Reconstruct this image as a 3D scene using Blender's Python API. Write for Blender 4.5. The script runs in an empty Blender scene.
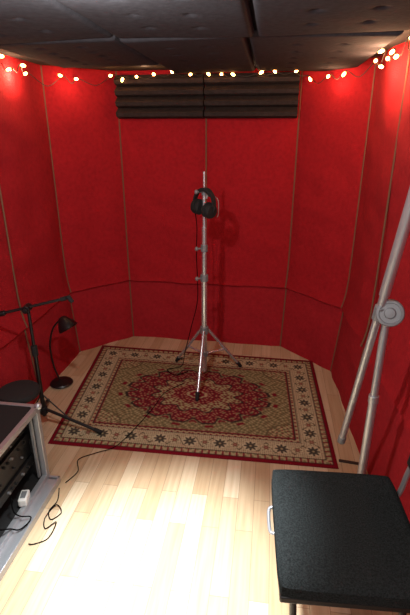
import bpy, bmesh, math, random
import numpy as np
from mathutils import Vector, Matrix, noise
random.seed(4)
S=bpy.context.scene
COL=bpy.context.collection
S.view_settings.view_transform='Standard'
TH=math.radians(8)
C8,S8=math.cos(TH),math.sin(TH)
def RF(a,b,z=0.0):   # room frame -> world (room is turned 8 degrees)
    return Vector((a*C8+b*S8,-a*S8+b*C8,z))
RM=Matrix.Rotation(-TH,3,'Z')
CEIL=2.04
# ------------------------------------------------------------------ materials
def lin(c): return tuple(((x/255.0)/12.92 if x/255.0<=0.04045 else ((x/255.0+0.055)/1.055)**2.4) for x in c)+(1.0,)
def newmat(name,col,rough=0.5,metal=0.0,spec=0.5,bump=0.0,bscale=50.0,var=0.0,vscale=8.0,emis=None,estr=0.0):
    m=bpy.data.materials.new(name); m.use_nodes=True
    nt=m.node_tree; N=nt.nodes; L=nt.links; b=N['Principled BSDF']
    c=lin(col)
    b.inputs['Base Color'].default_value=c; b.inputs['Roughness'].default_value=rough
    b.inputs['Metallic'].default_value=metal; b.inputs['Specular IOR Level'].default_value=spec
    tc=N.new('ShaderNodeTexCoord')
    if bump>0:
        n=N.new('ShaderNodeTexNoise'); n.inputs['Scale'].default_value=bscale; n.inputs['Detail'].default_value=4
        L.new(tc.outputs['Object'],n.inputs['Vector'])
        bp=N.new('ShaderNodeBump'); bp.inputs['Strength'].default_value=bump; bp.inputs['Distance'].default_value=0.01
        L.new(n.outputs['Fac'],bp.inputs['Height']); L.new(bp.outputs['Normal'],b.inputs['Normal'])
    if var>0:
        n2=N.new('ShaderNodeTexNoise'); n2.inputs['Scale'].default_value=vscale; n2.inputs['Detail'].default_value=5
        L.new(tc.outputs['Object'],n2.inputs['Vector'])
        cr=N.new('ShaderNodeValToRGB'); cr.color_ramp.elements[0].position=0.3; cr.color_ramp.elements[1].position=0.7
        cr.color_ramp.elements[0].color=tuple(x*(1-var) for x in c[:3])+(1,)
        cr.color_ramp.elements[1].color=tuple(min(1,x*(1+var)) for x in c[:3])+(1,)
        L.new(n2.outputs['Fac'],cr.inputs['Fac']); L.new(cr.outputs['Color'],b.inputs['Base Color'])
    if emis:
        b.inputs['Emission Color'].default_value=lin(emis); b.inputs['Emission Strength'].default_value=estr
    return m
M_RED=newmat('red_fabric',(156,25,33),0.95,spec=0.2,bump=0.4,bscale=150,var=0.12,vscale=40)
M_REDLOW=newmat('red_fabric_lower',(158,30,38),0.95,spec=0.2,bump=0.4,bscale=150,var=0.12,vscale=40)
M_TRIM=newmat('brown_piping',(112,74,50),0.7)
M_CEIL=newmat('ceiling_felt',(20,20,22),0.95)
M_PAD=newmat('acoustic_pad',(52,51,55),1.0,spec=0.08,bump=0.15,bscale=60,var=0.18,vscale=40)
M_FOAM=newmat('acoustic_foam',(54,47,45),0.95,spec=0.1,bump=0.5,bscale=90,var=0.2,vscale=30)
M_BLACK=newmat('black_paint',(16,16,18),0.4)
M_BLACKR=newmat('black_rubber',(14,14,15),0.8)
M_CABLE=newmat('cable_jacket',(6,6,7),0.9,spec=0.05)
M_CHROME=newmat('chrome_steel',(215,218,222),0.25,0.8)
M_ALU=newmat('brushed_aluminium',(182,185,189),0.36,0.7,bump=0.1,bscale=200)
M_GREYMETAL=newmat('grey_cast_metal',(128,131,134),0.5,0.4)
M_FABRIC=newmat('charcoal_upholstery',(46,50,50),1.0,spec=0.0,bump=0.8,bscale=300,var=0.42,vscale=210)
M_WHITE=newmat('white_plastic',(215,215,210),0.5)
M_PALE=newmat('pale_wire',(150,148,145),0.5)
M_GEAR=newmat('gear_faceplate',(18,19,21),0.45,0.0)
M_WIRE=newmat('green_wire',(40,34,26),0.6)
M_BULB=newmat('warm_bulb',(255,200,150),0.3,emis=(255,165,88),estr=30.0)
M_BROWN=newmat('dark_leather',(45,28,20),0.6)
# ------------------------------------------------------------------ builders
class B:
    def __init__(s): s.bm=bmesh.new()
    def box(s,c,size,rot=None):
        r=bmesh.ops.create_cube(s.bm,size=1.0)
        M=Matrix.Translation(Vector(c))@((rot.to_4x4()) if rot is not None else Matrix.Identity(4))@Matrix.Diagonal((*size,1))
        bmesh.ops.transform(s.bm,matrix=M,verts=r['verts']); return s
    def cyl(s,p1,p2,r1,r2=None,seg=20):
        p1=Vector(p1);p2=Vector(p2); r2=r1 if r2 is None else r2
        d=p2-p1; q=d.to_track_quat('Z','Y').to_matrix().to_4x4()
        r=bmesh.ops.create_cone(s.bm,cap_ends=True,segments=seg,radius1=r1,radius2=r2,depth=d.length)
        bmesh.ops.transform(s.bm,matrix=Matrix.Translation((p1+p2)/2)@q,verts=r['verts']); return s
    def sph(s,c,r,sc=(1,1,1),seg=16,rot=None):
        o=bmesh.ops.create_uvsphere(s.bm,u_segments=seg,v_segments=max(6,seg//2),radius=r)
        M=Matrix.Translation(Vector(c))@((rot.to_4x4()) if rot is not None else Matrix.Identity(4))@Matrix.Diagonal((*sc,1))
        bmesh.ops.transform(s.bm,matrix=M,verts=o['verts']); return s
    def tube(s,pts,r,seg=10,smooth=True,n=8):
        P=[Vector(p) for p in pts]
        if smooth and len(P)>2:
            Q=[]
            for i in range(len(P)-1):
                p0=P[max(i-1,0)];p1=P[i];p2=P[i+1];p3=P[min(i+2,len(P)-1)]
                for k in range(n):
                    t=k/n
                    Q.append(0.5*((2*p1)+(p2-p0)*t+(2*p0-5*p1+4*p2-p3)*t*t+(-p0+3*p1-3*p2+p3)*t**3))
            Q.append(P[-1]); P=Q
        rings=[]; up=None
        for i,p in enumerate(P):
            d=(P[min(i+1,len(P)-1)]-P[max(i-1,0)]).normalized()
            if up is None:
                up=Vector((0,0,1)) if abs(d.z)<0.9 else Vector((1,0,0))
            a=d.cross(up); 
            if a.length<1e-4: a=d.cross(Vector((0,1,0)))
            a.normalize(); b=a.cross(d).normalized(); up=b
            rings.append([s.bm.verts.new(p+(a*math.cos(2*math.pi*k/seg)+b*math.sin(2*math.pi*k/seg))*r) for k in range(seg)])
        for i in range(len(rings)-1):
            for k in range(seg):
                s.bm.faces.new((rings[i][k],rings[i][(k+1)%seg],rings[i+1][(k+1)%seg],rings[i+1][k]))
        s.bm.faces.new(rings[0]); s.bm.faces.new(rings[-1][::-1]); return s
    def lathe(s,c,prof,axis=(0,0,1),seg=32):
        q=Vector(axis).to_track_quat('Z','Y').to_matrix(); c=Vector(c); rings=[]
        for (r,z) in prof:
            rings.append([s.bm.verts.new(c+q@Vector((r*math.cos(2*math.pi*k/seg),r*math.sin(2*math.pi*k/seg),z))) for k in range(seg)])
        for i in range(len(rings)-1):
            for k in range(seg):
                s.bm.faces.new((rings[i][k],rings[i][(k+1)%seg],rings[i+1][(k+1)%seg],rings[i+1][k]))
        s.bm.faces.new(rings[0][::-1]); s.bm.faces.new(rings[-1]); return s
    def obj(s,name,mat,parent=None,origin=(0,0,0),bevel=0.0,bseg=3,label=None):
        bmesh.ops.recalc_face_normals(s.bm,faces=s.bm.faces[:])
        bmesh.ops.translate(s.bm,verts=s.bm.verts[:],vec=-Vector(origin))
        me=bpy.data.meshes.new(name); s.bm.to_mesh(me); s.bm.free()
        for p in me.polygons: p.use_smooth=True
        me.set_sharp_from_angle(angle=math.radians(38))
        me.materials.append(mat)
        o=bpy.data.objects.new(name,me); COL.objects.link(o)
        if parent is not None: o.parent=parent
        else: o.location=origin
        if bevel>0:
            md=o.modifiers.new('bevel','BEVEL'); md.width=bevel; md.segments=bseg; md.limit_method='ANGLE'; md.angle_limit=math.radians(40)
        if label: o['label']=label
        return o
def thing(name,label,cat,loc):
    e=bpy.data.objects.new(name,None); e.empty_display_size=0.05; e.location=loc; COL.objects.link(e)
    e['label']=label; e['category']=cat; return e
def struct(o): o['kind']='structure'; return o
# ------------------------------------------------------------------ room
P_L0=(-1.62,-0.7); P_L1=(-1.055,3.255); P_B1=(-0.63,3.575); P_B2=(0.65,3.375); P_R1=(0.985,2.925); P_R0=(0.66,-0.9)
POLY=[Vector((p[0],p[1],0)) for p in (P_L0,P_L1,P_B1,P_B2,P_R1,P_R0)]
def nrm_of(a,b): d=(b-a).normalized(); return Vector((d.y,-d.x,0))
NR=[nrm_of(POLY[i],POLY[i+1]) for i in range(5)]
MIT=[NR[0]]+[ (NR[i-1]+NR[i])/(1+NR[i-1].dot(NR[i])) for i in range(1,5)]+[NR[4]]
FZ=0.50
def prof_off(z):
    if z<FZ: return 0.012+0.046*(1-z/FZ)     # lower skirt flares into the room
    return 0.034*math.exp(-(z-FZ)/0.09)      # blanket hem lifts slightly over it
def wall(name,k,seed):
    p1,p2=POLY[k],POLY[k+1]; m1,m2=MIT[k],MIT[k+1]; Lw=(p2-p1).length; nrm=NR[k]
    nx=max(14,int(Lw/0.025)); nz=102
    bm=bmesh.new(); g=[]
    for j in range(nz+1):
        z=CEIL*j/nz; row=[]; po=prof_off(z)
        for i in range(nx+1):
            s=Lw*i/nx; e=min(1,min(s,Lw-s)/0.08)
            w=0.018*noise.noise(Vector((s*2.2+seed*7,z*1.3,seed)))+0.012*noise.noise(Vector((s*5+seed,z*1.6,seed*3)))
            w+=0.012*noise.noise(Vector((s*3+z*6,z*4-s*2,seed*5)))
            a=p1+m1*po; b=p2+m2*po; v=a.lerp(b,i/nx)+nrm*(w*e)
            row.append(bm.verts.new(v+Vector((0,0,z+ (0.006*noise.noise(Vector((s*3,seed,0))) if 0.3<z<0.7 else 0)))))
        g.append(row)
    for j in range(nz):
        for i in range(nx):
            f=bm.faces.new((g[j][i],g[j][i+1],g[j+1][i+1],g[j+1][i])); f.smooth=True
            if CEIL*(j+0.5)/nz<0.50: f.material_index=1
    me=bpy.data.meshes.new(name); bm.to_mesh(me); bm.free(); me.materials.append(M_RED); me.materials.append(M_REDLOW)
    me.set_sharp_from_angle(angle=math.radians(25))
    o=bpy.data.objects.new(name,me); COL.objects.link(o); return struct(o)
for k,nme in enumerate(('wall_left','wall_back_left','wall_back','wall_back_right','wall_right')): wall(nme,k,k+1)
tn=[0]
def seam(p,m,r=0.0055,ex=0.001):
    tn[0]+=1; b=B(); pts=[]
    for z in (0.0,0.25,0.495,0.501,0.54,0.6,0.7,0.9,1.5,CEIL):
        q=p+m*(prof_off(z)+ex); pts.append((q.x,q.y,z))
    b.tube(pts,r,seg=8,smooth=False); struct(b.obj('trim_%d'%tn[0],M_TRIM,origin=(p.x,p.y,0)))
for k in (1,2,3,4): seam(POLY[k],MIT[k])
seam(POLY[2].lerp(POLY[3],0.5),NR[2],0.0055,0.009)
seam(POLY[0].lerp(POLY[1],0.83),NR[0],0.0055,0.005)
seam(POLY[4].lerp(POLY[5],0.16),NR[4],0.0055,0.007)
def on(p,q,t,off=0.004):
    v=Vector((p[0]+(q[0]-p[0])*t,p[1]+(q[1]-p[1])*t,0)); d=Vector((q[0]-p[0],q[1]-p[1],0)).normalized()
    return v+Vector((d.y,-d.x,0))*off
# floor
def quad(name,pts,z,mat):
    me=bpy.data.meshes.new(name); me.from_pydata([(x,y,z) for x,y in pts],[],[tuple(range(len(pts)))]); me.materials.append(mat)
    o=bpy.data.objects.new(name,me); COL.objects.link(o); return struct(o)
mf=bpy.data.materials.new('laminate'); mf.use_nodes=True
N=mf.node_tree.nodes; L=mf.node_tree.links; bs=N['Principled BSDF']
tc=N.new('ShaderNodeTexCoord'); mp=N.new('ShaderNodeMapping'); mp.inputs['Rotation'].default_value=(0,0,math.radians(90)+TH)
L.new(tc.outputs['Object'],mp.inputs['Vector'])
br=N.new('ShaderNodeTexBrick'); br.inputs['Scale'].default_value=1; br.inputs['Brick Width'].default_value=0.50; br.inputs['Row Height'].default_value=0.075
br.inputs['Mortar Size'].default_value=0.0009; br.inputs['Mortar Smooth'].default_value=0.2; br.offset=0.37; br.offset_frequency=2
br.inputs['Color1'].default_value=lin((208,190,160)); br.inputs['Color2'].default_value=lin((182,156,122)); br.inputs['Mortar'].default_value=lin((122,98,74))
L.new(mp.outputs['Vector'],br.inputs['Vector'])
mp2=N.new('ShaderNodeMapping'); mp2.inputs['Scale'].default_value=(2.2,45,1); L.new(mp.outputs['Vector'],mp2.inputs['Vector'])
ng=N.new('ShaderNodeTexNoise'); ng.inputs['Scale'].default_value=1.4; ng.inputs['Detail'].default_value=6; L.new(mp2.outputs['Vector'],ng.inputs['Vector'])
cr=N.new('ShaderNodeValToRGB'); cr.color_ramp.elements[0].color=(0.84,0.79,0.74,1); cr.color_ramp.elements[1].color=(1,1,1,1); cr.color_ramp.elements[0].position=0.3; cr.color_ramp.elements[1].position=0.62
L.new(ng.outputs['Fac'],cr.inputs['Fac'])
mx=N.new('ShaderNodeMixRGB'); mx.blend_type='MULTIPLY'; mx.inputs['Fac'].default_value=1
L.new(br.outputs['Color'],mx.inputs['Color1']); L.new(cr.outputs['Color'],mx.inputs['Color2']); L.new(mx.outputs['Color'],bs.inputs['Base Color'])
bs.inputs['Roughness'].default_value=0.30
quad('floor',[(-2,-1),(1.3,-1),(1.3,3.8),(-2,3.8)],0,mf)
quad('ceiling',[(-2,-1),(1.3,-1),(1.3,3.8),(-2,3.8)],CEIL,M_CEIL)
# ------------------------------------------------------------------ ceiling panels (padded, dimpled)
def pad(a0,a1,b0,b1,z,tilt):
    c=RF((a0+a1)/2,(b0+b1)/2,z); w=(a1-a0)-0.010; h=(b1-b0)-0.010
    nx,ny=90,int(90*h/w); bm=bmesh.new(); g=[]
    dim=[(w*(i/3-0.5),h*(j/6-0.5)) for i in (1,2) for j in (1,2,3,4,5)]
    for j in range(ny+1):
        row=[]
        for i in range(nx+1):
            x=-w/2+w*i/nx; y=-h/2+h*j/ny
            e=min(w/2-abs(x),h/2-abs(y)); zz=-0.022*(1-math.exp(-e/0.006))
            for dx,dy in dim:
                zz+=0.008*math.exp(-((x-dx)**2+(y-dy)**2)/0.0004)
            zz+=0.003*noise.noise(Vector((x*4+a0*9,y*4+b0*5,0)))
            zz+=tilt*x
            row.append(bm.verts.new(RM@Vector((x,y,zz))))
        g.append(row)
    for j in range(ny):
        for i in range(nx):
            f=bm.faces.new((g[j][i],g[j][i+1],g[j+1][i+1],g[j+1][i])); f.smooth=True
    vs=[bm.verts.new(RM@Vector((sx*w/2,sy*h/2,0.008))) for sx,sy in((-1,-1),(1,-1),(1,1),(-1,1))]; bm.faces.new(vs)
    me=bpy.data.meshes.new('acoustic_ceiling_panel'); bm.to_mesh(me); bm.free(); me.materials.append(M_PAD)
    o=bpy.data.objects.new('acoustic_ceiling_panel',me); o.location=c; COL.objects.link(o)
    o['label']='dark grey padded acoustic panel with tufted dimples fixed overhead'; o['category']='acoustic panel'; o['group']='padded panels covering the ceiling'
for (a0,a1,b0,b1,t) in [(-1.30,-0.68,0.9,2.12,0.03),(-0.68,-0.09,0.9,2.12,-0.02),(-0.09,0.52,0.9,2.12,0.014),(-1.30,-0.68,2.13,2.95,0.01),(-0.68,-0.13,2.13,3.34,0.014),(-0.13,0.50,2.13,3.34,-0.014)]:
    pad(a0,a1,b0,b1,CEIL-0.014,t)
# ------------------------------------------------------------------ foam strip on back wall
e=thing('acoustic_foam_strip','dark ridged acoustic foam strip mounted high on the red wall','acoustic foam',(0.008,3.45,1.73))
bd=(POLY[3]-POLY[2]).normalized(); bn=NR[2]
def foam(t0,t1):
    Lw=(POLY[3]-POLY[2]).length; b=B(); prof=[]
    nrid=4; hz=0.070; z=1.728
    for k in range(nrid):
        prof+= [(0.046,z),(0.098,z+0.012),(0.110,z+0.036),(0.056,z+hz-0.005)]; z+=hz
    prof=[(0.024,1.728)]+prof+[(0.050,z),(0.024,z)]
    rings=[[b.bm.verts.new(POLY[2]+bd*(Lw*t)+bn*o+Vector((0,0,zz))) for o,zz in prof] for t in (t0,t1)]
    n=len(prof)
    for i in range(n): b.bm.faces.new((rings[0][i],rings[0][(i+1)%n],rings[1][(i+1)%n],rings[1][i]))
    b.bm.faces.new(rings[0]); b.bm.faces.new(rings[1][::-1])
    b.obj('foam_tile',M_FOAM,e,e.location)
foam(0.012,0.493); foam(0.500,0.988)
# ------------------------------------------------------------------ string lights
e=thing('string_light','string of warm mini bulbs draped along tops of red walls','string lights',(0,3.3,1.99))
def wp(p,q,t,off,z):
    v=on(p,q,t,off); v.z=z; return v
bulbs=[]
for t,z in ((0.185,1.985),(0.150,2.0),(0.115,1.955),(0.095,1.985),(0.075,1.955)): bulbs.append(wp(P_L1,P_L0,t,-0.06,z))
for t,z in ((0.22,1.965),(0.42,1.955)): bulbs.append(wp(P_L1,P_B1,t,0.06,z))
for px,z in ((120,1.99),(131,1.98),(145,1.975),(163,1.985),(181,1.992),(199,1.99),(213,1.997),(228,1.985),(241,1.972),(262,1.98),(279,1.985),(295,1.985)):
    bulbs.append(wp(P_B1,P_B2,(px-117)/186.0,0.135,z))
for t,z in ((0.2,1.965),(0.5,1.96),(0.72,1.97)): bulbs.append(wp(P_B2,P_R1,t,0.06,z))
for y,z in ((0.065,1.985),(0.075,1.955),(0.105,2.01),(0.12,1.97),(0.145,1.99),(0.165,1.955),(0.19,2.005),(0.205,1.96)): bulbs.append(wp(P_R1,P_R0,y,0.06,z))
b=B(); pts=[]
for i,p in enumerate(bulbs):
    pts.append(p+Vector((0,0,0.012)))
    if i<len(bulbs)-1:
        q=bulbs[i+1]; sag=min(0.05,(q-p).length*0.2) if (i<7 or i>18) else 0.005
        pts.append((p+q)/2+Vector((0,0,-sag+random.uniform(-0.006,0.008))))
b.tube(pts,0.0024,seg=6,n=4); b.obj('wire',M_WIRE,e,e.location)
for p in bulbs:
    d=Vector((random.uniform(-.6,.6),random.uniform(-1,0.1),random.uniform(-.5,.3))).normalized()
    b=B(); b.cyl(p+Vector((0,0,.010)),p+Vector((0,0,.010))+d*0.012,0.004,0.004,8)
    b.obj('bulb_socket',M_WIRE,e,e.location)
    b=B(); b.sph(p+Vector((0,0,.010))+d*0.022,0.0105,(0.85,0.85,1.5),10,d.to_track_quat('Z','Y').to_matrix())
    b.obj('bulb',M_BULB,e,e.location)
# ------------------------------------------------------------------ rug
W2,D2=0.84,0.61
NX,NY=760,550
c_fl=np.array((-0.89,2.085)); c_fr=np.array((0.70,1.88)); c_br=np.array((0.825,3.06)); c_bl=np.array((-0.845,3.33))
U,V=np.meshgrid(np.linspace(0,1,NX+1),np.linspace(0,1,NY+1))
X=(1-U)*(1-V)*c_fl[0]+U*(1-V)*c_fr[0]+U*V*c_br[0]+(1-U)*V*c_bl[0]
Y=(1-U)*(1-V)*c_fl[1]+U*(1-V)*c_fr[1]+U*V*c_br[1]+(1-U)*V*c_bl[1]
x=(U*2-1)*W2; y=(V*2-1)*D2; ax=np.abs(x); ay=np.abs(y)
d=np.minimum(W2-ax,D2-ay)
CR=(168,154,116);RD=(116,26,38);DK=(52,44,40);OL=(128,117,82);DO=(98,88,62);LT=(166,154,116);GR=(88,88,72)
img=np.zeros(x.shape+(3,)); 
def put(mask,c): img[mask]=c
img[:]=OL
sx,sy=ax,ay
f1=np.sin(sx*165+1.6*np.sin(sy*60))*np.sin(sy*165+1.6*np.sin(sx*60)); f2=np.sin((sx+sy)*110+np.sin(sx*40))*np.sin((sx-sy)*110+1)
put(f1>0.5,LT); put(f1<-0.5,DO); put((f2>0.92),(104,56,48)); put(f2<-0.86,DO)
fx=(ax/(W2-0.225)); fy=(ay/(D2-0.225))
sp=((1-fx)**2*3.2+(1-fy)**2*2.0)
put((sp<0.22)&(f1>0.1),CR); put((sp<0.22)&(f2>0.80),RD); put((np.abs(sp-0.22)<0.015),DO)
# medallion
th=np.arctan2(y/0.305,x/0.47); r=np.sqrt((x/0.47)**2+(y/0.305)**2)
rl=r*(1+0.08*np.cos(16*th)+0.03*np.cos(32*th))
q1=np.sin(sx*150+1.7*np.sin(sy*72))*np.sin(sy*155+1.7*np.sin(sx*68)); q2=np.cos(16*th)*np.cos(r*30)
m=rl<1.0; put(m,RD); put(m&(q1>0.45),(148,126,94)); put(m&(q1<-0.75),DK); put(m&(q2>0.78),OL)
put((np.abs(rl-0.99)<0.018),DK)
put((np.abs(rl-1.08)<0.028)&(np.cos(32*th)>0),RD)
r2=r*(1+0.12*np.cos(12*th))
m=r2<0.60; put(m,(132,118,84)); put(m&(q1>0.3),LT); put(m&(q1<-0.35),(112,32,40)); put((np.abs(r2-0.60)<0.014),DK)
r3=r*(1+0.08*np.cos(8*th))
m=r3<0.36; put(m,(120,26,38)); put(m&(q1>0.40),(148,126,94)); put(m&(q1<-0.7),DK)
put(r3<0.15,CR); put(r3<0.11,RD); put(r3<0.05,LT)
# borders
put(d<0.225,RD); put(d<0.217,DK)
m=d<0.211; put(m,CR); put(m&(np.sin((ax)*170)*np.sin(ay*170)>0.40),RD); 
put(d<0.192,DK); 
m=d<0.187; put(m,(188,176,142))
inb=(d<0.187)&(d>0.060)
def motif(cx,cy,R,big):
    dx=x-cx; dy=y-cy; rr=np.hypot(dx,dy); t=np.arctan2(dy,dx)
    k=8 if big else 6
    prof=R*(0.76+0.24*np.cos(k*t)); m=(rr<prof)&inb
    put((rr<R*1.12)&inb,(188,176,142))
    put(m,DK if big else (96,84,60)); 
    put((rr<prof*0.72)&inb,GR if big else CR); put((rr<prof*0.52)&inb,DK if big else RD); put((rr<prof*0.28)&inb,LT)
dc=0.122
sw=np.where((D2-ay)<(W2-ax),x,y); 
fl=np.sin(sw*2*math.pi/0.024)*np.sin((d-dc)*2*math.pi/0.026)
put(inb&(fl>0.6),(112,98,70)); put(inb&(fl<-0.7),(84,74,54)); put(inb&(fl>0.9),(124,50,48))
vin=np.abs((d-dc)-0.038*np.sin(sw*2*math.pi/0.106))<0.004
put(inb&vin,(74,64,48))
nl=17; 
for i in range(nl):
    cx=-(W2-dc)+2*(W2-dc)*i/(nl-1)
    for cy in (-(D2-dc),(D2-dc)):
        motif(cx,cy,0.040 if i%2==0 else 0.026,i%2==0)
nv=12
for i in range(1,nv):
    cy=-(D2-dc)+2*(D2-dc)*i/nv
    for cx in (-(W2-dc),(W2-dc)): motif(cx,cy,0.040 if i%2==0 else 0.026,i%2==0)
put(d<0.060,DK); m=d<0.056; put(m,CR); put(m&(np.sin(ax*150)*np.sin(ay*150)>0.25),OL); put(m&(np.cos(sw*2*math.pi/0.04)>0.8),RD)
put(d<0.028,DK); put(d<0.024,(112,16,30))
# slight softening of the weave edges
for _ in range(3):
    img[1:-1,1:-1]=(img[1:-1,1:-1]*2+img[:-2,1:-1]+img[2:,1:-1]+img[1:-1,:-2]+img[1:-1,2:])/6.0
rng=np.random.default_rng(2)
img*= (0.89+0.18*rng.random(x.shape))[...,None]
img=np.clip(img,0,255)/255.0; linimg=np.where(img<=0.04045,img/12.92,((img+0.055)/1.055)**2.4)
zz=np.full(X.shape,0.006)+0.001*np.sin(X*9)*np.sin(Y*7)
edge=(d<=1e-6); zz[edge]=0.0005
ox,oy=-0.05,2.6
verts=np.stack([X-ox,Y-oy,zz],-1).reshape(-1,3)
idx=np.arange((NX+1)*(NY+1)).reshape(NY+1,NX+1)
faces=np.stack([idx[:-1,:-1],idx[:-1,1:],idx[1:,1:],idx[1:,:-1]],-1).reshape(-1,4)
me=bpy.data.meshes.new('persian_rug'); me.vertices.add(len(verts)); me.vertices.foreach_set('co',verts.ravel())
me.loops.add(faces.size); me.loops.foreach_set('vertex_index',faces.ravel().astype(np.int32))
me.polygons.add(len(faces)); me.polygons.foreach_set('loop_start',np.arange(0,faces.size,4,dtype=np.int32)); me.polygons.foreach_set('loop_total',np.full(len(faces),4,dtype=np.int32))
me.update(calc_edges=True); me.validate()
ca=me.color_attributes.new('weave','FLOAT_COLOR','POINT')
ca.data.foreach_set('color',np.concatenate([linimg,np.ones(x.shape+(1,))],-1).astype(np.float32).ravel())
mr=bpy.data.materials.new('woven_rug'); mr.use_nodes=True; N=mr.node_tree.nodes; L=mr.node_tree.links; bs=N['Principled BSDF']
at=N.new('ShaderNodeAttribute'); at.attribute_name='weave'; L.new(at.outputs['Color'],bs.inputs['Base Color']); bs.inputs['Roughness'].default_value=0.95; bs.inputs['Specular IOR Level'].default_value=0.1
nn=N.new('ShaderNodeTexNoise'); nn.inputs['Scale'].default_value=300; bp=N.new('ShaderNodeBump'); bp.inputs['Strength'].default_value=0.3; bp.inputs['Distance'].default_value=0.003
tc=N.new('ShaderNodeTexCoord'); L.new(tc.outputs['Object'],nn.inputs['Vector']); L.new(nn.outputs['Fac'],bp.inputs['Height']); L.new(bp.outputs['Normal'],bs.inputs['Normal'])
me.materials.append(mr)
o=bpy.data.objects.new('persian_rug',me); o.location=(ox,oy,0); COL.objects.link(o)
o['label']='red and beige oriental rug with central medallion on wood floor'; o['category']='rug'
# ------------------------------------------------------------------ central chrome stand
RZ=0.008
cx,cy=-0.005,2.83
e=thing('microphone_stand','tall chrome telescoping tripod stand standing on the patterned rug','stand',(cx,cy,RZ)); O=e.location
b=B(); b.cyl((cx,cy,0.05),(cx,cy,0.76),0.0195); b.obj('lower_pole',M_CHROME,e,O)
b=B(); b.cyl((cx,cy,0.74),(cx,cy,1.08),0.0155); b.cyl((cx,cy,1.06),(cx,cy,1.30),0.0115); b.obj('upper_pole',M_CHROME,e,O)
b=B(); b.cyl((cx,cy,1.29),(cx,cy,1.41),0.007); b.cyl((cx,cy,1.405),(cx,cy,1.418),0.009); b.obj('spigot',M_CHROME,e,O)
for z,r in ((0.745,0.026),(0.945,0.022),(1.30,0.016)):
    b=B(); b.cyl((cx,cy,z-0.022),(cx,cy,z+0.022),r); b.cyl((cx,cy,z),(cx-0.045,cy-0.02,z),0.006); b.sph((cx-0.048,cy-0.021,z),0.012,(1,1,1.2))
    b.obj('locking_collar',M_GREYMETAL,e,O,bevel=0.002)
b=B(); b.cyl((cx,cy,0.345),(cx,cy,0.395),0.028); b.obj('leg_collar',M_GREYMETAL,e,O,bevel=0.002)
b=B(); b.cyl((cx,cy,0.17),(cx,cy,0.205),0.026); b.obj('leg_collar',M_GREYMETAL,e,O,bevel=0.002)
for fx_,fy_ in ((-0.052,2.506),(-0.215,3.04),(0.262,2.955)):
    dv=Vector((fx_-cx,fy_-cy,0)); hd=dv.normalized(); top=Vector((cx,cy,0.37))+hd*0.028; ft=Vector((fx_,fy_,RZ+0.013))
    b=B(); b.cyl(top,ft,0.0105); mid=top.lerp(ft,0.52); b.cyl(Vector((cx,cy,0.187))+hd*0.022,mid,0.007); b.sph(mid,0.012)
    lg=b.obj('leg',M_CHROME,e,O)
    b=B(); dd=(ft-top).normalized(); b.cyl(ft-dd*0.045,ft,0.0145,0.0125); b.sph(ft,0.0125); b.obj('rubber_foot',M_BLACKR,lg,O)
# headphones (hung turned to one side, slightly tilted)
hz=1.20; hc=Vector((cx-0.004,cy-0.020,hz)); HR=Matrix.Rotation(math.radians(-42),3,'Z')@Matrix.Rotation(math.radians(9),3,'Y')*0.93
def hp_(x,y,z): return hc+HR@Vector((x,y,z))
hx=(HR@Vector((1,0,0))).normalized(); hy=(HR@Vector((0,1,0))).normalized()
e=thing('headphones','black over-ear studio headphones hanging on top of chrome stand','headphones',hc); O=e.location
def band(name,mat,R1,R2,zo,i0,i1,w,t,bv):
    b=B(); P=[]
    for k in range(25):
        a=math.pi*k/24; P.append(hp_(R1*math.cos(a),0,zo+R2*math.sin(a)))
    rings=[]
    for i in range(i0,i1+1):
        a=math.pi*i/24; out=(HR@Vector((math.cos(a)/R1,0,math.sin(a)/R2))).normalized()
        rings.append([b.bm.verts.new(P[i]+hy*(sy_*w/2)+out*(st*t/2)) for sy_,st in ((-1,-1),(1,-1),(1,1),(-1,1))])
    for i in range(len(rings)-1):
        for k in range(4): b.bm.faces.new((rings[i][k],rings[i][(k+1)%4],rings[i+1][(k+1)%4],rings[i+1][k]))
    b.bm.faces.new(rings[0]); b.bm.faces.new(rings[-1][::-1]); b.obj(name,mat,e,O,bevel=bv)
band('headband',M_BLACKR,0.084,0.096,0.034,0,24,0.032,0.012,0.002)
band('headband_pad',M_BLACKR,0.074,0.086,0.034,6,18,0.038,0.013,0.003)
for s in (-1,1):
    c=hp_(s*0.050,0,0.0); axd=(hx*s+Vector((0,-0.15,-0.06))).normalized()
    b=B(); b.lathe(c,[(0.038,0.0),(0.047,0.004),(0.046,0.019),(0.039,0.031),(0.021,0.035)],axd,28); cup=b.obj('ear_cup',M_BLACKR,e,O)
    b=B(); b.lathe(c,[(0.023,-0.027),(0.040,-0.027),(0.048,-0.018),(0.048,-0.005),(0.041,0.0)],axd,28); b.obj('ear_pad',M_BLACKR,cup,O)
    b=B(); b.tube([hp_(s*0.084,0,0.034),hp_(s*0.093,0.0,0.02),c+axd*0.036],0.0045); b.obj('yoke',M_BLACKR,cup,O)
b=B(); p0=hp_(-0.07,0,-0.045)
b.tube([p0,p0+Vector((0.01,0.01,-0.10)),Vector((cx-0.05,cy+0.01,0.9)),Vector((cx-0.045,cy+0.0,0.6)),Vector((cx-0.09,cy+0.03,0.38)),Vector((cx-0.14,cy+0.10,0.15)),Vector((cx-0.17,cy+0.13,0.016)),Vector((cx-0.27,cy+0.08,0.014)),Vector((cx-0.21,cy-0.0,0.014)),Vector((cx-0.12,cy+0.05,0.014))],0.0030,seg=8)
b.obj('headphone_cable',M_CABLE,e,O)
e=thing('cable_hook','small pale wire hook attached to the top of chrome stand','hook',(cx+0.017,cy,1.27)); O=e.location
b=B(); b.tube([(cx+0.014,cy,1.27),(cx+0.05,cy-0.005,1.275),(cx+0.085,cy-0.01,1.25),(cx+0.088,cy-0.010,1.17),(cx+0.080,cy-0.01,1.145)],0.0022); b.obj('hook_wire',M_PALE,e,O)
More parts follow.
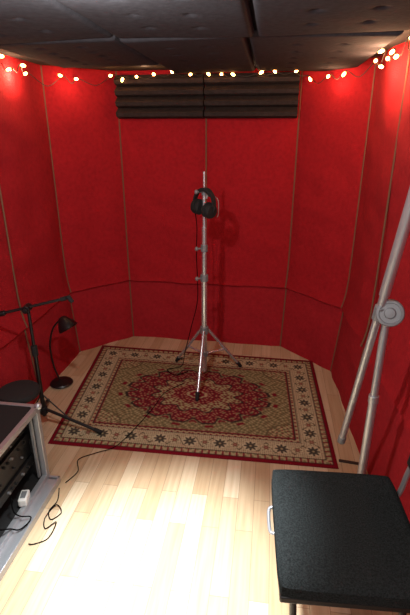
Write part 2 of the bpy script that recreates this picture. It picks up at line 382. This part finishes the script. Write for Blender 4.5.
b=B(); b.cyl((cx+0.016,cy,1.258),(cx+0.016,cy,1.282),0.005,None,12); b.obj('hook_clip',M_PALE,e,O)
# ------------------------------------------------------------------ black boom stand
bx,by=-0.956,2.26
e=thing('boom_microphone_stand','black metal tripod boom stand at the corner of the rug','stand',(bx,by,0.01)); O=e.location
b=B(); b.cyl((bx,by,0.07),(bx,by,0.50),0.012); b.cyl((bx,by,0.48),(bx,by,0.745),0.009); b.obj('pole',M_BLACK,e,O)
b=B(); b.cyl((bx,by,0.47),(bx,by,0.53),0.018); b.obj('clutch',M_BLACKR,e,O,bevel=0.002)
b=B(); b.cyl((bx,by,0.085),(bx,by,0.13),0.022); b.obj('leg_hub',M_BLACKR,e,O,bevel=0.002)
b=B(); b.cyl((bx-0.005,by-0.03,0.755),(bx-0.005,by+0.03,0.755),0.021); b.cyl((bx-0.0,by-0.03,0.755),(bx,by-0.05,0.755),0.013); b.obj('boom_joint',M_BLACK,e,O,bevel=0.002)
j=Vector((bx-0.005,by-0.0,0.760)); dr=Vector((0.95,0.12,0.20)).normalized()
b=B(); b.cyl(j-dr*0.14,j+dr*0.20,0.0078); arm=b.obj('boom_arm',M_BLACK,e,O)
b=B(); b.cyl(j-dr*0.17,j-dr*0.12,0.015); b.obj('counterweight',M_BLACK,arm,O,bevel=0.003)
tip=j+dr*0.20
b=B(); b.cyl(tip-dr*0.015,tip+dr*0.015,0.012); b.cyl(tip+dr*0.01,tip+Vector((0.03,-0.01,0.014)),0.009); b.cyl(tip+Vector((0.03,-0.01,0.014)),tip+Vector((0.055,-0.02,-0.012)),0.014,0.010); b.obj('microphone_clip',M_BLACKR,arm,O,bevel=0.001)
for ang,Ln,ct in ((-15,0.36,1),(105,0.24,0),(228,0.22,0)):
    a=math.radians(ang); hd=Vector((math.cos(a),math.sin(a),0)); t=Vector((bx,by,0.115))+hd*0.018; ft=Vector((bx,by,0.021))+hd*Ln
    b=B(); b.cyl(t,ft,0.009); b.cyl(Vector((bx,by,0.22)),t.lerp(ft,0.45),0.004,None,10); lg=b.obj('leg',M_BLACK,e,O)
    b=B(); dd=(ft-t).normalized(); b.cyl(ft-dd*0.04,ft+dd*0.01,0.0115); b.obj('rubber_foot',M_BLACKR,lg,O)
# ------------------------------------------------------------------ desk lamp
lx,ly=-1.0,2.73
e=thing('gooseneck_lamp','small black gooseneck lamp with dome shade beside the rug','lamp',(lx,ly,0.0)); O=e.location
b=B(); b.lathe((lx,ly,0.0),[(0.075,0.008),(0.078,0.012),(0.07,0.022),(0.03,0.030),(0.012,0.036)]); b.obj('base',M_BLACK,e,O)
b=B(); b.tube([(lx-0.01,ly,0.03),(lx-0.04,ly,0.15),(lx-0.045,ly,0.30),(lx-0.01,ly-0.01,0.42),(lx+0.04,ly-0.02,0.485),(lx+0.075,ly-0.03,0.50)],0.006,n=10); b.obj('gooseneck',M_BLACK,e,O)
hd=Vector((0.5,-0.25,-0.75)).normalized(); hp=Vector((lx+0.070,ly-0.03,0.51))
b=B(); b.lathe(hp,[(0.012,-0.012),(0.024,-0.006),(0.036,0.012),(0.056,0.045),(0.066,0.078),(0.063,0.078),(0.050,0.045),(0.03,0.016)],hd); b.obj('lamp_shade',M_BLACK,e,O)
# ------------------------------------------------------------------ small round stool
sx_,sy_=-0.935,1.945
e=thing('round_stool','low round black padded stool next to the equipment rack','stool',(sx_,sy_,0.01)); O=e.location
b=B(); b.lathe((sx_,sy_,0.405),[(0.085,0.0),(0.100,0.008),(0.104,0.022),(0.098,0.036),(0.08,0.041),(0.02,0.043)],seg=40); b.obj('seat',M_BLACKR,e,O)
b=B(); b.cyl((sx_,sy_,0.08),(sx_,sy_,0.41),0.014); b.obj('post',M_BLACK,e,O)
for ang in (80,200,320):
    a=math.radians(ang); b=B(); b.tube([(sx_,sy_,0.13),(sx_+0.04*math.cos(a),sy_+0.04*math.sin(a),0.11),(sx_+0.10*math.cos(a),sy_+0.10*math.sin(a),0.013)],0.009); b.obj('leg',M_BLACK,e,O)
# ------------------------------------------------------------------ rack case (open side faces the room)
A0=Vector((-0.786,1.80,0)); ry=RM@Vector((0,-1,0)); rx=RM@Vector((-1,0,0)) # ry towards camera, rx towards the wall
Lr,Dr,Hr=0.56,0.36,0.445
e=thing('rack_case','open equipment rack case with aluminium edges holding black audio gear','rack case',A0+ry*Lr/2+rx*Dr/2); O=e.location
def rb(bb,a0,a1,b0,b1,z0,z1):
    c=A0+ry*(a0+a1)/2+rx*(b0+b1)/2+Vector((0,0,(z0+z1)/2)); bb.box(c,(abs(b1-b0),abs(a1-a0),z1-z0),RM)
b=B()
rb(b,0,Lr,0,Dr,Hr-0.012,Hr); rb(b,0,Lr,0,Dr,0.03,0.045); rb(b,0,0.010,0,Dr,0.04,Hr-0.01); rb(b,Lr-0.010,Lr,0,Dr,0.04,Hr-0.01); rb(b,0,Lr,Dr-0.01,Dr,0.04,Hr-0.01)
b.obj('case_body',M_BLACKR,e,O)
b=B(); w=0.024
rb(b,-0.003,w,-0.004,w,0.0,Hr+0.003); rb(b,Lr-w,Lr+0.003,-0.004,w,0.0,Hr+0.003)
rb(b,-0.003,Lr,-0.005,0.018,Hr-w,Hr+0.003); rb(b,-0.003,Lr,-0.005,0.02,0.02,0.055)
rb(b,-0.004,0.016,0,Dr,Hr-w,Hr+0.004); rb(b,-0.004,0.012,0,Dr,0.02,0.045); rb(b,-0.004,w,Dr-w,Dr+0.003,0.0,Hr+0.003)
b.obj('aluminium_edging',M_ALU,e,O,bevel=0.002)
b=B(); rb(b,0.02,Lr-0.02,-0.055,0.02,0.018,0.030); rb(b,0.0,Lr,-0.060,-0.050,0.0,0.036); rb(b,0.0,0.012,-0.06,0.0,0.0,0.036)
b.obj('bottom_rail',M_ALU,e,O,bevel=0.002)
for a in (0.034,Lr-0.05):
    b=B(); rb(b,a,a+0.016,0.02,0.030,0.06,Hr-0.03); b.obj('rack_rail',M_GREYMETAL,e,O)
for a in (0.0,Lr):
    b=B(); b.sph(A0+ry*a+Vector((0,0,Hr-0.004)),0.018,(1,1,1),14); b.obj('ball_corner',M_ALU,e,O)
z=0.41
for k,hh in enumerate((0.044,0.044,0.044,0.088,0.044)):
    z-=hh+0.004
    g=thing('audio_rack_unit','black rack-mounted audio unit with knobs inside the rack case','audio equipment',A0+ry*Lr/2+rx*0.15+Vector((0,0,z)))
    g['group']='audio units mounted in the rack case'; GO=g.location
    fo=0.056+0.012*(k%2)
    b=B(); rb(b,0.012,Lr-0.012,fo,fo+0.008,z,z+hh); b.obj('faceplate',M_GEAR,g,GO,bevel=0.001)
    b=B(); rb(b,0.05,Lr-0.05,fo+0.009,0.30,z+0.003,z+hh-0.003); b.obj('chassis',M_BLACK,g,GO)
    xs=(0.08,0.13,0.19,0.22,0.25,0.34,0.41,0.45) if k%2==0 else (0.10,0.17,0.28,0.31,0.40,0.47)
    for i,av in enumerate(xs):
        c=A0+ry*av+rx*fo+Vector((0,0,z+hh/2))
        b=B(); b.cyl(c,c-rx*0.012,0.0065 if k%2==0 else 0.005,None,14); b.obj('knob',M_GREYMETAL if (i*2+k)%3==0 else M_BLACKR,g,GO)
# power adapter lying in the rack bottom
c=A0+ry*0.20+rx*0.018+Vector((0,0,0.076))
e=thing('power_adapter','white boxy power adapter lying in the bottom of the rack','power adapter',c-Vector((0,0,0.020))); O=e.location
b=B(); b.box(c,(0.038,0.070,0.038),RM@Matrix.Rotation(0.25,3,'Z')); b.obj('adapter_body',M_WHITE,e,O,bevel=0.006)
b=B(); b.box(c+Vector((0,0,0.0205)),(0.022,0.04,0.003),RM@Matrix.Rotation(0.25,3,'Z')); b.obj('adapter_label',M_GREYMETAL,e,O)
# cables
def cable(label,pts,r=0.003):
    o0=Vector(pts[0]); b=B(); b.tube(pts,r,seg=8,n=12); o=b.obj('cable',M_CABLE,None,o0); o['label']=label; o['category']='cable'; return o
def ra(a,b,z): 
    v=A0+ry*a+rx*b; return (v.x,v.y,z)
cable('thin black cable running across rug and wooden floor',[(-0.70,1.78,0.004),(-0.66,1.86,0.004),(-0.68,1.95,0.004),(-0.60,2.0,0.006),(-0.50,2.05,0.010),(-0.42,2.2,0.011),(-0.33,2.42,0.011),(-0.27,2.60,0.011),(-0.15,2.72,0.011)],0.0022)
cable('black cable looping over floor beside the rack case',[(-0.72,1.74,0.006),(-0.705,1.66,0.004),(-0.725,1.60,0.004),(-0.70,1.55,0.004),(-0.665,1.59,0.004),(-0.70,1.63,0.010),(-0.73,1.56,0.004),(-0.71,1.50,0.004),(-0.67,1.53,0.010),(-0.68,1.45,0.004),(-0.73,1.42,0.004),(-0.755,1.42,0.004)],0.0024)
cable('black cable tangled over the rack bottom rail',[ra(0.27,0.030,0.12),ra(0.285,0.02,0.16),ra(0.30,0.010,0.10),ra(0.29,-0.01,0.064),ra(0.27,-0.045,0.045),ra(0.30,-0.05,0.042),ra(0.34,-0.03,0.042),ra(0.36,-0.005,0.064),ra(0.40,0.01,0.10),ra(0.42,0.025,0.13)],0.003)
# ------------------------------------------------------------------ big silver boom stand
px_,py_=0.700,1.60
e=thing('studio_boom_stand','large silver metal studio boom stand with round clutch by red wall','stand',(px_,py_,0)); O=e.location
b=B(); b.cyl((px_,py_,0.10),(px_,py_,0.62),0.018); b.obj('lower_pole',M_ALU,e,O)
b=B(); b.cyl((px_,py_,0.60),(px_,py_,0.985),0.0155); b.obj('upper_pole',M_ALU,e,O)
b=B(); b.cyl((px_,py_,0.595),(px_,py_,0.63),0.021); b.obj('pole_collar',M_ALU,e,O,bevel=0.002)
b=B(); b.cyl((px_,py_,0.08),(px_,py_,0.13),0.026); b.obj('leg_hub',M_BLACKR,e,O,bevel=0.002)
n=Vector((-0.30,-0.90,0.22)).normalized(); jc=Vector((px_-0.004,py_-0.03,1.01))
b=B(); b.lathe(jc,[(0.046,-0.014),(0.052,-0.010),(0.052,0.012),(0.048,0.017),(0.040,0.018),(0.038,0.014),(0.022,0.014),(0.018,0.019),(0.006,0.020)],n,40); cl=b.obj('clutch_disc',M_GREYMETAL,e,O)
b=B(); b.cyl(jc-n*0.012,jc-n*0.05,0.016); b.cyl(jc-n*0.05+Vector((-.03,0,0)),jc-n*0.05+Vector((.03,0,0)),0.008); b.obj('clutch_handle',M_BLACKR,cl,O)
lo=Vector((0.648,1.76,0.27)); up=Vector((0.676,1.49,1.45)); dr=(up-lo).normalized(); far=up+dr*0.40
b=B(); b.cyl(lo+dr*0.03,lo+dr*0.85,0.0155); b.obj('boom_arm',M_ALU,e,O)
b=B(); b.cyl(lo+dr*0.83,far,0.0195); b.obj('boom_sleeve',M_ALU,e,O)
b=B(); b.cyl(lo,lo+dr*0.035,0.0185); b.obj('end_cap',M_GREYMETAL,e,O,bevel=0.002)
mm=lo+dr*0.75; b=B(); b.cyl(mm-dr*0.03,mm+dr*0.03,0.022); b.cyl(mm,jc,0.012); b.obj('boom_bracket',M_GREYMETAL,e,O,bevel=0.002)
for ang,Ln in ((250,0.24),(130,0.16),(20,0.04)):
    a=math.radians(ang)
    hd=Vector((math.cos(a),math.sin(a),0)); b=B(); b.cyl(Vector((px_,py_,0.10))+hd*0.015,Vector((px_,py_,0.014))+hd*Ln,0.012); b.sph(Vector((px_,py_,0.014))+hd*Ln,0.014); b.obj('leg',M_BLACK,e,O)
# strap on the floor
o0=Vector((0.77,1.93,0.004)); b=B(); b.box(o0,(0.11,0.018,0.008),Matrix.Rotation(-0.25,3,'Z')); o=b.obj('strap',M_BROWN,None,o0,bevel=0.003); o['label']='short dark strap lying at the rug edge'; o['category']='strap'
# ------------------------------------------------------------------ chair
cc=Vector((0.448,1.105,0)); rot=Matrix.Rotation(math.radians(-5),3,'Z')
def cp(x,y,z): return cc+rot@Vector((x,y,z))
e=thing('stacking_chair','charcoal fabric upholstered chair with black metal frame','chair',cc); O=e.location
b=B()
nx,ny=40,44; Wc,Dc=0.44,0.485; zt=0.468; top=[];bot=[]
for jj in range(ny+1):
    r1=[];r2=[]
    for i in range(nx+1):
        u=-1+2*i/nx; v=-1+2*jj/ny
        k=0.035; xx=u*(1-k*v*v*abs(u)**6*v**4); yy=v*(1-k*u*u*abs(v)**6*u**4)
        ed=max(abs(u),abs(v)); zz=zt+0.004*(1-u*u)*(1-v*v)-0.012*max(0,(ed-0.90)/0.10)**2.2
        r1.append(b.bm.verts.new(cp(xx*Wc/2,yy*Dc/2,zz))); r2.append(b.bm.verts.new(cp(xx*Wc/2,yy*Dc/2,zt-0.050)))
    top.append(r1);bot.append(r2)
for jj in range(ny):
    for i in range(nx):
        b.bm.faces.new((top[jj][i],top[jj][i+1],top[jj+1][i+1],top[jj+1][i])); b.bm.faces.new((bot[jj][i],bot[jj+1][i],bot[jj+1][i+1],bot[jj][i+1]))
for i in range(nx):
    b.bm.faces.new((bot[0][i],bot[0][i+1],top[0][i+1],top[0][i])); b.bm.faces.new((top[ny][i],top[ny][i+1],bot[ny][i+1],bot[ny][i]))
for jj in range(ny):
    b.bm.faces.new((top[jj][0],top[jj+1][0],bot[jj+1][0],bot[jj][0])); b.bm.faces.new((bot[jj][nx],bot[jj+1][nx],top[jj+1][nx],top[jj][nx]))
b.obj('seat',M_FABRIC,e,O)
b=B(); b.box(cp(0,0,0.404),(Wc*0.98,Dc*0.98,0.026),rot); b.obj('seat_pan',M_BLACK,e,O,bevel=0.006)
b=B(); b.tube([cp(-0.215,0.11,0.400),cp(-0.230,0.10,0.396),cp(-0.233,0.05,0.394),cp(-0.230,0.005,0.396),cp(-0.215,-0.005,0.400)],0.006); b.obj('side_handle',M_ALU,e,O,label='short chrome side bar')
for sy2 in (-1,1):
    b=B(); b.tube([cp(-0.17,sy2*0.17,0.39),cp(-0.16,sy2*0.18,0.2),cp(-0.16,sy2*0.19,0.012)],0.011); b.sph(cp(-0.16,sy2*0.19,0.012),0.013); b.obj('leg',M_BLACK,e,O)
    b=B(); b.tube([cp(0.15,sy2*0.18,0.39),cp(0.16,sy2*0.19,0.2),cp(0.17,sy2*0.20,0.012)],0.011); b.sph(cp(0.17,sy2*0.20,0.012),0.013); b.obj('leg',M_BLACK,e,O)
    b=B(); b.tube([cp(0.17,sy2*0.19,0.385),cp(0.235,sy2*0.19,0.41),cp(0.258,sy2*0.19,0.52),cp(0.27,sy2*0.18,0.60)],0.010); b.obj('backrest_post',M_ALU,e,O)
b=B(); b.box(cp(0,-0.19,0.14),(0.32,0.018,0.018),rot); b.obj('crossbar',M_BLACK,e,O,bevel=0.003)
b=B(); br_=rot@Matrix.Rotation(math.radians(8),3,'Y'); b.box(cp(0.285,0,0.69),(0.030,0.42,0.30),br_); b.obj('backrest',M_BLACKR,e,O,bevel=0.013,bseg=4)
# ------------------------------------------------------------------ camera
H=1.65; f=450.0
cam=bpy.data.cameras.new('camera'); co=bpy.data.objects.new('camera',cam); COL.objects.link(co)
co.location=(0,0,H); co.rotation_euler=(math.pi/2-math.radians(21.5),0,0); cam.sensor_fit='VERTICAL'; cam.sensor_height=36; cam.lens=f*36/615; cam.clip_start=0.05
S.camera=co
# ------------------------------------------------------------------ lights
def light(name,typ,loc,en,col,**k):
    l=bpy.data.lights.new(name,typ); l.energy=en; l.color=col
    for a,v in k.items(): setattr(l,a,v)
    o=bpy.data.objects.new(name,l); o.location=loc; COL.objects.link(o); return o
o=light('ceiling_spot','SPOT',(-0.22,1.28,1.97),700,(0.90,0.96,1.0),spot_size=math.radians(48),spot_blend=1.0,shadow_soft_size=0.05)
o.rotation_euler=(math.radians(-3),0,0)
o=light('ceiling_bulb','POINT',(-0.36,1.28,1.90),46,(1.0,0.97,0.93),shadow_soft_size=0.025)
o=light('room_fill','AREA',(-0.2,-0.4,1.7),18,(1,0.96,0.93),size=1.2); o.rotation_euler=(math.radians(88),0,0)
for i,(p,en) in enumerate((((0.84,2.50,1.93),5.5),((0.80,2.28,1.94),5.5),((-1.07,2.85,1.94),4.0),((-0.4,3.33,2.02),0.4),((0.3,3.20,2.02),0.4),((0.78,3.05,1.93),1.4),((-0.85,3.27,1.93),1.1))):
    light('bulb_glow_%d'%i,'POINT',p,en,(1,0.55,0.30),shadow_soft_size=0.02)
w=bpy.data.worlds.new('world'); S.world=w; w.use_nodes=True; w.node_tree.nodes['Background'].inputs[0].default_value=(1,0.97,0.95,1); w.node_tree.nodes['Background'].inputs[1].default_value=0.4
